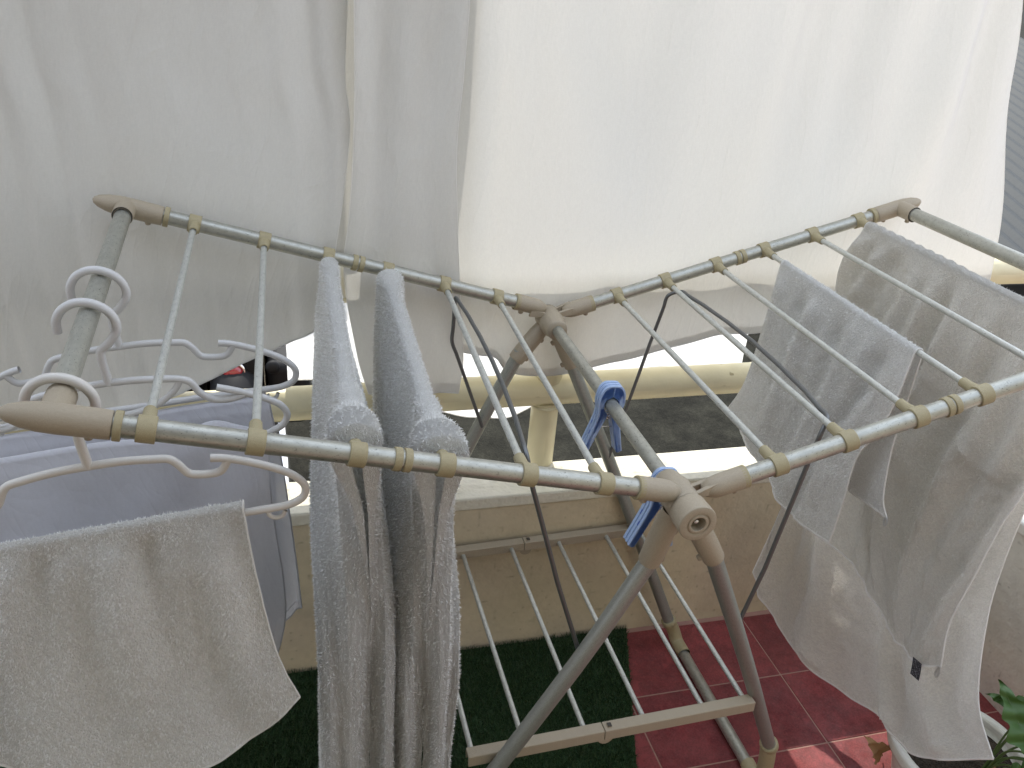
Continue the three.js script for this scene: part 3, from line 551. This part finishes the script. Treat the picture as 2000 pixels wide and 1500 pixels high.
// large towel on the outermost rod of the right wing
{
  const t = thing('bath_towel', 'large cream white towel reaching down to the plant pot', 'towel');
  const F = arms.RF.at(arms.RF.t[5]), B = arms.RB.at(arms.RB.t[5]), rod = (z) => B.clone().lerp(F, (z + 0.32) / 0.64), R = 0.0085;
  const zA = -0.283, zB = 0.285, wav = (u) => 0.006 * Math.sin(u * 62) * smooth(0.62, 0.42, u) + 0.0025 * fbm(u * 26, 1, 1);
  const top = (s) => (u) => rod(lerp(zA, zB, u)).add(V(s * R, -0.001, 0));
  const near = coons(top(-1), edge([[0.515, 0.462, -0.065], [0.55, 0.457, 0.038], [0.575, 0.426, 0.106], [0.588, 0.388, 0.157], [0.595, 0.366, 0.219], [0.602, 0.362, 0.257], [0.61, 0.392, 0.298]]),
    edge([top(-1)(0), [0.635, 0.90, -0.303], [0.605, 0.70, -0.235], [0.515, 0.462, -0.065]]), edge([top(-1)(1), [0.640, 0.775, 0.290], [0.634, 0.708, 0.282], [0.625, 0.581, 0.277], [0.615, 0.472, 0.277], [0.61, 0.392, 0.298]]));
  const far = coons(top(1), edge([[0.49, 0.270, -0.138], [0.52, 0.200, -0.104], [0.565, 0.129, -0.038], [0.605, 0.121, 0.101], [0.62, 0.162, 0.224], [0.625, 0.153, 0.294], [0.645, 0.207, 0.357], [0.665, 0.280, 0.420]]),
    edge([top(1)(0), [0.665, 0.85, -0.318], [0.64, 0.62, -0.285], [0.58, 0.42, -0.21], [0.49, 0.270, -0.138]]), edge([top(1)(1), [0.680, 0.718, 0.274], [0.680, 0.609, 0.277], [0.675, 0.505, 0.293], [0.670, 0.337, 0.352], [0.665, 0.280, 0.420]]));
  const fn = (u, v) => { const g = smooth(0.02, 0.10, v) * (1 - smooth(0.35, 0.9, v)), e = smooth(0, 0.05, u) * smooth(1, 0.95, u); const sl = u + 0.16 * v; return V(-(wav(sl) * 1.9 * g + e * smooth(0, 0.1, v) * (0.019 * Math.sin(sl * 23 + 2.2 * v + 1.6 * N(sl * 3, v * 2, 2)) * (0.3 + v) * smooth(1.15, 0.6, v) + 0.009 * Math.sin(sl * 49 + 1.3 * N(sl * 5, v * 3, 4)) * smooth(1.1, 0.5, v) + 0.018 * fbm(sl * 4.5, v * 3, 4.4) + 0.011 * fbm(sl * 15, v * 9, 6))), 0, 0); };
  const ff = (u, v) => { const k = smooth(0, 0.1, v) * smooth(0, 0.05, u) * smooth(1, 0.95, u) * (1 - smooth(0.95, 1, v) * 0.7), sl = u - 0.20 * v; return V(k * (0.019 * Math.sin(sl * 25 + 1.0 + 1.4 * N(sl * 3, v * 2, 3)) * v + 0.009 * Math.sin(sl * 51 + v * 3) * v + 0.016 * fbm(sl * 5, v * 4, 8.4) + 0.014 * fbm(sl * 13, v * 12, 5)) - 0.004 * k, 0, 0); };
  const [g, Q] = drape({ near: wrinkled(near, fn), far: wrinkled(far, ff) }, (u, th) => rod(lerp(zA, zB, u)).add(V(-(R) * Math.cos(th), -0.001 + (R + 0.6 * Math.abs(wav(u))) * Math.sin(th), 0)), 210, 320, 0.58, 1.7);
  const c = mesh('towel_cloth', g, M.terryCream, t);
  for (const e of [0, 1]) { mesh('selvedge', edgeTube(Q, 0.0015, [e, 0], [e, 1], 160), M.hem, c); mesh('hem', edgeTube(Q, 0.0021, [0, e], [1, e], 120), M.hem, c); }
  // care label sewn into the hem
  const cv = document.createElement('canvas'); cv.width = 128; cv.height = 208; const x = cv.getContext('2d');
  x.fillStyle = '#2b2d33'; x.fillRect(0, 0, 128, 208); x.strokeStyle = '#c9ccd2'; x.lineWidth = 3;
  for (let r = 0; r < 5; r++) for (let k = 0; k < 26; k++) { if (rnd() < 0.18) continue; const px = 14 + r * 22, py = 8 + k * 7.4; x.globalAlpha = 0.45 + 0.5 * rnd(); x.beginPath(); x.moveTo(px + rnd() * 4, py); x.lineTo(px + 6 + rnd() * 8, py + (rnd() - 0.5) * 5); if (rnd() < 0.5) x.lineTo(px + rnd() * 12, py + 4); x.stroke(); }
  const ct = new THREE.CanvasTexture(cv); ct.colorSpace = THREE.SRGBColorSpace;
  const lb = surface((u, v) => V(0.594 + 0.002 * Math.sin(v * 2), 0.372 - v * 0.038 + 0.004 * u, 0.249 + u * 0.023 + v * 0.006), 4, 8);
  lb.attributes.uv.array.forEach((q, i, arr) => { if (i % 2) arr[i] = 1 - q; });
  mesh('care_label', lb, std({ map: ct, roughness: 0.7 }), c);
  mesh('hanging_loop', tubeGeo([[0.610, 0.392, 0.297], [0.608, 0.380, 0.301], [0.607, 0.368, 0.299], [0.609, 0.372, 0.293], [0.610, 0.390, 0.295]], 0.0017, 30, 8), M.terryCream, c);
  addPile(g, 85000, 0.0030, 0.0011, M.pileCream, t);
}

// ---------------------------------------------------------------- hangers on the left end tube
function makeHanger(label, z, tilt, mat, round, yaw = 0) {
  const tubeAt = arms.LF.at(endT.LF).lerp(arms.LB.at(endT.LB), (0.32 - z) / 0.64);
  const t = thing('clothes_hanger', label, 'hanger', null, [tubeAt.x, tubeAt.y + 0.0133, z]); t.rotation.set(0, yaw, 0);
  const ca = Math.cos(-tilt), sa = Math.sin(-tilt), loc = (x, y) => [x * ca - y * sa, x * sa + y * ca];
  const out = (x, y, zz = 0) => { const c = Math.cos(tilt), s = Math.sin(tilt); return [x * c - y * s, x * s + y * c, zz]; };
  const pipe = (name, pts, r = 0.0050, n = 60) => mesh(name, tubeGeo(pts.map((p) => out(...p)), r, n, 12), mat, t);
  const Lw = (l) => l.map(([x, y]) => loc(x, y));
  pipe('hook', [[-0.0415, -0.030], [-0.0395, -0.014], [-0.030, 0.000], [-0.014, 0.0075], [0.004, 0.0060], [0.020, -0.004], [0.029, -0.020], [0.028, -0.036], [0.016, -0.051], [0.003, -0.062], [0.001, -0.070], [0.001, -0.112]], 0.0058, 90);
  const armW = round
    ? [[0, -0.110], [0.06, -0.107], [0.112, -0.112], [0.125, -0.130], [0.142, -0.142], [0.165, -0.143], [0.185, -0.137]]
    : [[0, -0.111], [0.05, -0.106], [0.085, -0.106], [0.102, -0.1075], [0.110, -0.114], [0.122, -0.129], [0.130, -0.1315], [0.152, -0.1315], [0.160, -0.128], [0.169, -0.112]];
  const tipW = round ? [[0.148, -0.124], [0.170, -0.130], [0.207, -0.143], [0.233, -0.158], [0.241, -0.174], [0.234, -0.190], [0.215, -0.202]]
    : [[0.148, -0.1095], [0.165, -0.1115], [0.213, -0.127], [0.243, -0.143], [0.257, -0.160], [0.255, -0.176], [0.240, -0.186], [0.20, -0.192], [0.12, -0.1985]];
  const right = Lw(armW), tip = Lw(tipW), mir = (l) => l.map(([x, y]) => [-x, y]);
  for (const m of [(l) => l, mir]) { pipe('arm', m(right)); pipe('shoulder', m(tip)); }
  const e = tip[tip.length - 1], cx = round ? [[e[0], e[1]], [0.12, e[1] - 0.012], [0, e[1] - 0.016], [-0.12, e[1] - 0.012], [-e[0], e[1]]] : [[e[0], e[1]], [0, e[1] - 0.001], [-e[0], e[1]]];
  pipe('bar', cx);
  if (round) pipe('strap_bar', [[0.090, -0.1185], [0.082, -0.132], [0.05, -0.154], [0, -0.162], [-0.05, -0.154], [-0.082, -0.132], [-0.090, -0.1185]], 0.0046);
  else for (const s of [-1, 1]) pipe('strap_hook', [[s * 0.186, -0.213], [s * 0.186, -0.224], [s * 0.193, -0.2305], [s * 0.202, -0.229], [s * 0.2065, -0.222]], 0.0028, 30);
  return { t, bar: (x) => { const c = Math.cos(tilt), s = Math.sin(tilt), y0 = e[1] + (round ? -0.016 : -0.001); return tubeAt.clone().add(V(x * c - y0 * s, 0.0133 + x * s + y0 * c, 0)); } };
}
const h1 = makeHanger('pale plastic hanger closest to the sheets', -0.016, 0.11, M.hanger, false);
const h2 = makeHanger('pale plastic hanger with rounded notches between two others', 0.085, 0.10, M.hanger, true);
const h3 = makeHanger('pale plastic hanger holding a white terry towel', 0.272, 0.12, M.hangerPale, false);

// shirts folded over the bars of the two rear hangers
function foldedCloth(name, label, cat, mat, near, far, wr, nu, nv, bend) {
  const t = thing(name, label, cat);
  const [g, Q] = drape({ near: wrinkled(near, wr(1)), far: wrinkled(far, wr(-1)) }, bend, nu, nv, 0.45, 0.95);
  const c = mesh('cloth', g, mat, t);
  for (const e of [0, 1]) { mesh('hem', edgeTube(Q, 0.0013, [0, e], [1, e], 80), mat, c); mesh('side_seam', edgeTube(Q, 0.0012, [e, 0], [e, 1], 120), mat, c); }
  for (const e of [0.025, 0.975]) mesh('stitching', edgeTube((u, v) => Q(u, v).add(V(0, 0, 0.0006)), 0.0006, [0, e], [1, e], 80), mat, c);
  return [t, g, Q];
}
{
  const z = -0.016, top = (dz) => (u) => V(lerp(-1.0, -0.557, u), lerp(0.805, 0.862, u) + 0.002 * Math.sin(u * 11), z + dz);
  const near = coons(top(0.007), edge([[-1.0, 0.43, 0.03], [-0.80, 0.40, 0.02], [-0.62, 0.40, 0.0], [-0.554, 0.413, z], [-0.5225, 0.428, z]]), edge([top(0.007)(0), [-1.0, 0.43, 0.03]]), edge([top(0.007)(1), [-0.546, 0.773, z], [-0.533, 0.609, z], [-0.526, 0.50, z], [-0.5225, 0.428, z]]));
  const far = coons(top(-0.007), edge([[-1.0, 0.46, -0.05], [-0.75, 0.43, -0.05], [-0.55, 0.45, -0.045]]), edge([top(-0.007)(0), [-1.0, 0.46, -0.05]]), edge([top(-0.007)(1), [-0.555, 0.65, -0.04], [-0.55, 0.45, -0.045]]));
  foldedCloth('shirt', 'lavender white shirt folded over the hanger closest to the sheets', 'shirt', M.shirt, near, far, (s) => (u, v) => V(0, 0, s * (0.004 * smooth(0, 0.05, v) + smooth(0.06, 0.22, v) * (0.008 * Math.sin(u * 16 + v * 2) + 0.010 * fbm(u * 4, v * 3, 2 + s)))), 110, 180,
    (u, th) => top(0)(u).add(V(0, 0.007 * Math.sin(th), 0.007 * Math.cos(th))));
}
{
  const z = 0.085, yT = curve1([[0, 0.825], [0.2, 0.835], [0.5, 0.852], [0.72, 0.857], [0.84, 0.876], [0.92, 0.866], [1, 0.852]]), top = (dz) => (u) => V(lerp(-1.02, -0.560, u), yT(u), z + dz);
  const near = coons(top(0.007), edge([[-1.02, 0.44, 0.15], [-0.85, 0.41, 0.14], [-0.70, 0.41, 0.12], [-0.62, 0.40, 0.10], [-0.570, 0.415, z + 0.004]]), edge([top(0.007)(0), [-1.02, 0.44, 0.15]]), edge([top(0.007)(1), [-0.560, 0.734, z + 0.006], [-0.549, 0.573, z + 0.006], [-0.551, 0.50, z + 0.005], [-0.570, 0.415, z + 0.004]]));
  const far = coons(top(-0.007), edge([[-1.02, 0.46, 0.045], [-0.8, 0.45, 0.045], [-0.585, 0.47, 0.05]]), edge([top(-0.007)(0), [-1.02, 0.46, 0.045]]), edge([top(-0.007)(1), [-0.575, 0.65, 0.06], [-0.585, 0.47, 0.05]]));
  foldedCloth('shirt', 'lavender white shirt on the middle hanger behind the terry towel', 'shirt', M.shirt, near, far, (s) => (u, v) => V(0, 0, s * (0.004 * smooth(0, 0.05, v) + smooth(0.06, 0.22, v) * (0.007 * Math.sin(u * 21 + 1 + v * 3) * (0.4 + v) + 0.010 * fbm(u * 5, v * 3, 5 + s)))), 120, 180,
    (u, th) => top(0)(u).add(V(0, 0.007 * Math.sin(th), 0.007 * Math.cos(th))));
}
// terry towel on the front hanger
{
  const t = thing('hand_towel', 'white terry towel draped over the bar of the front hanger', 'towel');
  const z = 0.272, R = 0.0078, top = (dz) => (u) => V(lerp(-0.985, -0.591, u), lerp(0.822, 0.8685, u) - 0.004, z + dz);
  const near = coons(top(R), edge([[-1.02, 0.53, 0.32], [-0.93, 0.525, 0.305], [-0.895, 0.495, 0.31], [-0.80, 0.455, 0.315], [-0.677, 0.449, 0.305], [-0.598, 0.483, 0.30], [-0.535, 0.549, 0.30]]), edge([top(R)(0), [-1.0, 0.68, 0.30], [-1.02, 0.53, 0.32]]),
    edge([top(R)(1), [-0.587, 0.825, 0.293], [-0.579, 0.754, 0.30], [-0.565, 0.654, 0.30], [-0.552, 0.60, 0.30], [-0.535, 0.549, 0.30]]));
  const far = coons(top(-R), edge([[-0.99, 0.56, 0.235], [-0.8, 0.53, 0.235], [-0.60, 0.57, 0.25]]), edge([top(-R)(0), [-0.99, 0.56, 0.235]]), edge([top(-R)(1), [-0.592, 0.72, 0.258], [-0.60, 0.57, 0.25]]));
  const wr = (s) => (u, v) => V(0, 0, s * smooth(0, 0.12, v) * (0.007 * Math.sin(u * 24 - 3 * v + 0.6) * (1 - 0.35 * v) + 0.005 * Math.sin(u * 43 + 2 * v) * (1 - v) + 0.012 * fbm(u * 4, v * 2.5, 1.5 + s)));
  const [g, Q] = drape({ near: wrinkled(near, wr(1)), far: wrinkled(far, wr(-0.6)) }, (u, th) => top(0)(u).add(V(0, (R + 0.0012 * N(u * 26, 2, 2)) * Math.sin(th), R * Math.cos(th))), 170, 230, 0.4, 0.7);
  const c = mesh('towel_cloth', g, M.terry, t);
  for (const e of [0, 1]) { mesh('selvedge', edgeTube(Q, 0.0015, [e, 0], [e, 1], 120), M.hem, c); mesh('hem', edgeTube(Q, 0.0021, [0, e], [1, e], 100), M.hem, c); }
  addPile(g, 85000, 0.0034, 0.0010, M.pile, t);
}

// ---------------------------------------------------------------- clothes pegs on the centre tube
function makePeg(label, z, roll) {
  const t = thing('clothes_peg', label, 'clothes peg', 'blue pegs on the centre tube', [HUB.x, HUB.y, z]); t.rotation.set(0, 0, roll);
  const half = [[0, 0.033], [-0.010, 0.0315], [-0.018, 0.021], [-0.0205, 0.004], [-0.0175, -0.014], [-0.0195, -0.034], [-0.034, -0.090], [-0.0305, -0.0935], [-0.0268, -0.092], [-0.0125, -0.046], [-0.0045, -0.021], [-0.0105, -0.0115], [-0.0132, 0], [-0.0110, 0.0085], [-0.006, 0.0125], [0, 0.0155]];
  const shape = (s, grow) => { const sh = new THREE.Shape(); const out = new THREE.SplineCurve(half.slice(0, 7).map(([x, y], i) => new THREE.Vector2(s * (x - grow * 0.9 * (i ? 1 : 0)) - s * 0.0004, y + (i < 3 ? grow : 0)))).getPoints(26), inn = new THREE.SplineCurve(half.slice(9).map(([x, y]) => new THREE.Vector2(s * x - s * 0.0004, y))).getPoints(22); const all = [...out, new THREE.Vector2(s * half[7][0], half[7][1]), new THREE.Vector2(s * half[8][0], half[8][1]), ...inn]; all.forEach((q, i) => (i ? sh.lineTo(q.x, q.y) : sh.moveTo(q.x, q.y))); sh.closePath(); return sh; };
  const ext = (sh, d, at) => { const g = new THREE.ExtrudeGeometry(sh, { depth: d, bevelEnabled: true, bevelSize: 0.0006, bevelThickness: 0.0006, bevelSegments: 2 }); g.translate(0, 0, at); return g; };
  for (const s of [1, -1]) {
    const j = mesh('jaw', merged([ext(shape(s, 0), 0.021, -0.0105)]), M.peg, t);
    for (const at of [-0.0105, -0.0025, 0.0055]) mesh('rib', ext(shape(s, 0.0020), 0.0050, at), M.peg, j);
    for (const y of [-0.040, -0.055]) mesh('slot', new RoundedBoxGeometry(0.0014, 0.0075, 0.0032, 1, 0.0004).rotateZ(s * -0.25).translate(-s * (0.0215 + (y + 0.034) * -0.26) , y, y < -0.05 ? 0.004 : -0.004), M.pegGrooveShade, j);  // solid dark insets, the shade of a groove put into their colour
  }
  const sp = []; for (let i = 0; i <= 60; i++) { const a = (i / 60) * 6.283 * 3; sp.push(V(0.0042 * Math.cos(a), -0.024 + 0.0042 * Math.sin(a), -0.008 + 0.016 * i / 60)); }
  mesh('spring', new THREE.TubeGeometry(new THREE.CatmullRomCurve3(sp), 120, 0.0008, 6, false), M.steel, t);
  mesh('spring_arm', cyl([-0.018, -0.046, 0.002], [0.018, -0.046, 0.002], 0.0008, 0.0008, 8), M.steel, t);
  return t;
}
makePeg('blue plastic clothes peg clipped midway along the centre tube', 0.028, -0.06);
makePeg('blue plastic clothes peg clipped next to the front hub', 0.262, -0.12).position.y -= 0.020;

// ---------------------------------------------------------------- turf mat
{
  const t = thing('turf_mat', 'dark green artificial grass mat on the red tiles', 'turf mat');
  const sh = new THREE.Shape(); [[-2.4, 0.274], [0.268, 0.274], [0.16, -0.05], [-0.06, -0.70], [-0.33, -1.5], [-2.4, -1.5]].forEach(([x, y], i) => (i ? sh.lineTo(x, y) : sh.moveTo(x, y)));
  const g = new THREE.ExtrudeGeometry(sh, { depth: 0.006, bevelEnabled: false }); g.rotateX(-Math.PI / 2); g.translate(0, 0.002, 0); mesh('backing', g, M.matBase, t);
  const edgeX = (z) => 0.268 - (z + 0.274) * 0.333;
  M.grass.forEach((col, i) => {
    const im = new THREE.InstancedMesh(blade, std({ color: col, roughness: 0.55 }), 46000), m = new THREE.Matrix4(), q = new THREE.Quaternion(), e = new THREE.Euler(), s = V(), p = V(); let k = 0;
    while (k < 46000) {
      const z = lerp(-0.274, 0.48, rnd()), x = lerp(-1.05, 0.27, rnd()); if (x > edgeX(z)) continue;
      e.set((rnd() - 0.5) * 1.3, rnd() * 6.283, (rnd() - 0.5) * 1.3); q.setFromEuler(e); const L = 0.013 * (0.6 + 0.8 * rnd()); s.set(0.0016, L, L); p.set(x, 0.006, z); m.compose(p, q, s); im.setMatrixAt(k++, m);
    }
    im.name = 'grass_pile'; im.userData.kind = 'stuff'; im.castShadow = im.receiveShadow = true; t.add(im);
  });
}

// ---------------------------------------------------------------- pot, plant, dry leaves
const POT = V(0.775, 0, 0.282);
{
  const t = thing('plant_pot', 'round white plant pot by the low white wall', 'plant pot', null, [POT.x, 0.001, POT.z]);
  mesh('pot_body', lathe([[0.0001, 0], [0.102, 0], [0.107, 0.005], [0.127, 0.096], [0.127, 0.098], [0.1185, 0.098], [0.114, 0.075], [0.0001, 0.074]], V(0, 0, 0), V(0, 1, 0), 56), M.pot, t);
  mesh('rim', lathe([[0.1275, 0.088], [0.138, 0.090], [0.1405, 0.098], [0.140, 0.111], [0.136, 0.116], [0.126, 0.116], [0.119, 0.111], [0.1185, 0.096]], V(0, 0, 0), V(0, 1, 0), 64), M.pot, t);
  const g = new THREE.CircleGeometry(0.1165, 48, 0, 6.2832); const soil = surface((u, v) => { const r = v * 0.117, a = u * 6.28319; return V(r * Math.cos(a), 0.084 + 0.012 * fbm(r * Math.cos(a) * 22, r * Math.sin(a) * 22, 3), r * Math.sin(a)); }, 70, 26); metres(soil); mesh('soil', soil, M.soil, t);
}
function leafGeo(len, wid, lobes, curl) {   // a lobed blade along +y, folded at the midrib
  const half = (y) => { const b = Math.pow(Math.sin(Math.PI * Math.pow(clamp(y), 0.62)), 0.8) * (1 - 0.45 * y); const l = 1 - 0.45 * lobes * Math.pow(Math.abs(Math.sin(y * 3.14159 * 3.2 + 0.4)), 3) * (y < 0.85 ? 1 : 0); return wid * b * l + 0.0008; };
  return surface((u, v) => { const w = half(v) * (u * 2 - 1); return V(w, v * len, -curl * v * v * len + 0.35 * Math.abs(w) + 0.004 * Math.sin(v * 22 + u * 4)); }, 12, 40, wid * 2, len);
}
{
  const t = thing('potted_plant', 'leafy green plant with pointed lobed leaves growing in the white pot', 'plant', null, [POT.x + 0.03, 0.08, POT.z + 0.04]);
  const o = t.position;
  const specs = [[[0.778, 0.25, 0.405], [0.760, 0.345, 0.317], 0.046, 0.9], [[0.806, 0.285, 0.345], [0.745, 0.312, 0.314], 0.026, 0.6], [[0.79, 0.20, 0.42], [0.735, 0.205, 0.40], 0.030, 0.9],
    [[0.80, 0.215, 0.40], [0.79, 0.17, 0.46], 0.034, 0.9], [[0.84, 0.30, 0.36], [0.90, 0.33, 0.30], 0.05, 0.8], [[0.83, 0.27, 0.41], [0.89, 0.26, 0.47], 0.045, 0.8], [[0.80, 0.24, 0.43], [0.77, 0.245, 0.51], 0.04, 0.8], [[0.82, 0.34, 0.38], [0.85, 0.41, 0.40], 0.045, 0.7]];
  for (const [b, e, wid, lobes] of specs) {
    const B = V(...b).sub(o), E = V(...e).sub(o), y = E.clone().sub(B), len = y.length(); y.normalize();
    const n = V(-0.35, 0.8, 0.5); n.addScaledVector(y, -n.dot(y)).normalize(); const x = y.clone().cross(n);
    mesh('stem', tubeGeo([[(rnd() - 0.5) * 0.01, -0.005, (rnd() - 0.5) * 0.01], [B.x * 0.35, B.y * 0.6, B.z * 0.35], [B.x, B.y, B.z]], 0.0021, 24, 8), M.stem, t);
    const lf = mesh('leaf', leafGeo(len, wid, lobes, 0.22), M.leaf, t); lf.position.copy(B); lf.quaternion.setFromRotationMatrix(new THREE.Matrix4().makeBasis(x, y, n));
    mesh('midrib', cyl([0, 0.002, 0.0006], [0, len * 0.8, -0.22 * 0.64 * len + 0.0008], 0.0009, 0.0004, 6), M.stem, lf);
  }
}
{
  const put = (label, pos, rot, len, wid) => { const t = thing('dry_leaf', label, 'dry leaf', null, pos); t.rotation.set(...rot); mesh('blade', leafGeo(len, wid, 0.5, 0.6), M.dryLeaf, t); mesh('stalk', tubeGeo([[0, 0, 0], [0.003, -0.015, 0.003], [0, -0.03, 0.008]], 0.0011, 16, 6), M.dryLeaf, t); };
  put('brown dry leaf leaning against the outside of the pot', [0.662, 0.035, 0.205], [0.3, 0.5, 0.6], 0.075, 0.03);
  put('curled tan dry leaf lying on the soil near the pot rim', [0.720, 0.098, 0.335], [1.25, 0.3, -0.7], 0.08, 0.032);
  put('crumpled brown dry leaf lying at the centre of the soil', [0.790, 0.096, 0.325], [1.35, -0.6, 0.5], 0.07, 0.028);
}

// ---------------------------------------------------------------- motorcycle parked in the street
{
  const G = -0.648, t = thing('motorcycle', 'black motorcycle with round red tail light parked in the street', 'motorcycle', null, [-0.70, G, -1.64]);
  const wheel = (z) => { const w = new THREE.Group(); w.name = 'wheel'; t.add(w); w.position.set(0, 0.30, z); mesh('tyre', new THREE.TorusGeometry(0.25, 0.055, 16, 48).rotateY(Math.PI / 2), M.rubber, w); mesh('rim', new THREE.TorusGeometry(0.195, 0.014, 10, 40).rotateY(Math.PI / 2), M.chrome, w); mesh('wheel_hub', cyl([-0.06, 0, 0], [0.06, 0, 0], 0.045, 0.045, 20), M.steel, w); for (let k = 0; k < 9; k++) { const a = k * 0.698; mesh('spoke', cyl([0, 0.04 * Math.cos(a), 0.04 * Math.sin(a)], [0, 0.195 * Math.cos(a), 0.195 * Math.sin(a)], 0.004, 0.004, 6), M.steel, w); } };
  wheel(-0.18); wheel(-1.42);
  mesh('rear_fender', tubeGeo([[0, 0.50, 0.12], [0, 0.64, 0.02], [0, 0.68, -0.18], [0, 0.66, -0.4]], 0.085, 30, 18), M.black, t);
  mesh('seat', new RoundedBoxGeometry(0.27, 0.10, 0.66, 5, 0.045).translate(0, 0.80, -0.46), M.black, t);
  mesh('tail', new RoundedBoxGeometry(0.20, 0.13, 0.22, 5, 0.04).translate(0, 0.735, -0.13), M.black, t);
  const lamp = mesh('tail_light', lathe([[0.0001, 0.036], [0.018, 0.034], [0.030, 0.027], [0.036, 0.014], [0.037, 0]], V(-0.002, 0.728, -0.022), V(0, 0, 1), 32), M.lens, t);
  mesh('lamp_ring', lathe([[0.036, 0.0], [0.046, 0.002], [0.047, 0.012], [0.041, 0.019], [0.0365, 0.015]], V(-0.002, 0.728, -0.022), V(0, 0, 1), 32), M.chrome, t);
  for (const s of [-1, 1]) {
    mesh('pannier', new RoundedBoxGeometry(0.15, 0.26, 0.40, 5, 0.04).translate(s * 0.19, 0.62, -0.22), M.black, t);
    mesh('fork', cyl([s * 0.08, 0.30, -1.42], [s * 0.09, 0.92, -1.20], 0.02, 0.02, 12), M.steel, t);
    mesh('shock_absorber', cyl([s * 0.10, 0.32, -0.20], [s * 0.10, 0.66, -0.34], 0.022, 0.022, 14), M.steel, t);
    mesh('indicator', new THREE.SphereGeometry(0.026, 16, 12).scale(1, 1, 0.7).translate(s * 0.135, 0.74, -0.02), M.black, t);
  }
  mesh('fuel_tank', new THREE.SphereGeometry(0.17, 28, 20).scale(0.85, 0.75, 1.35).translate(0, 0.84, -0.92), M.black, t);
  mesh('engine', new RoundedBoxGeometry(0.26, 0.30, 0.38, 3, 0.03).translate(0, 0.42, -0.82), M.steel, t);
  mesh('frame', merged([cyl([0, 0.66, -0.3], [0, 0.86, -1.2], 0.022, 0.022, 10), cyl([0, 0.3, -0.55], [0, 0.86, -1.2], 0.02, 0.02, 10)]), M.black, t);
  mesh('handlebar', tubeGeo([[-0.34, 1.0, -1.02], [-0.12, 1.02, -1.14], [0, 0.98, -1.18], [0.12, 1.02, -1.14], [0.34, 1.0, -1.02]], 0.013, 40, 10), M.chrome, t);
  mesh('headlight', new THREE.SphereGeometry(0.085, 24, 18).translate(0, 0.88, -1.30), M.chrome, t);
  mesh('exhaust', tubeGeo([[0.12, 0.30, -0.8], [0.14, 0.24, -0.55], [0.15, 0.26, -0.1], [0.15, 0.29, 0.12]], 0.034, 40, 14), M.chrome, t);
}

scene.traverse((o) => { if (o.isMesh) { o.castShadow = true; o.receiveShadow = true; } });
renderer.render(scene, camera);
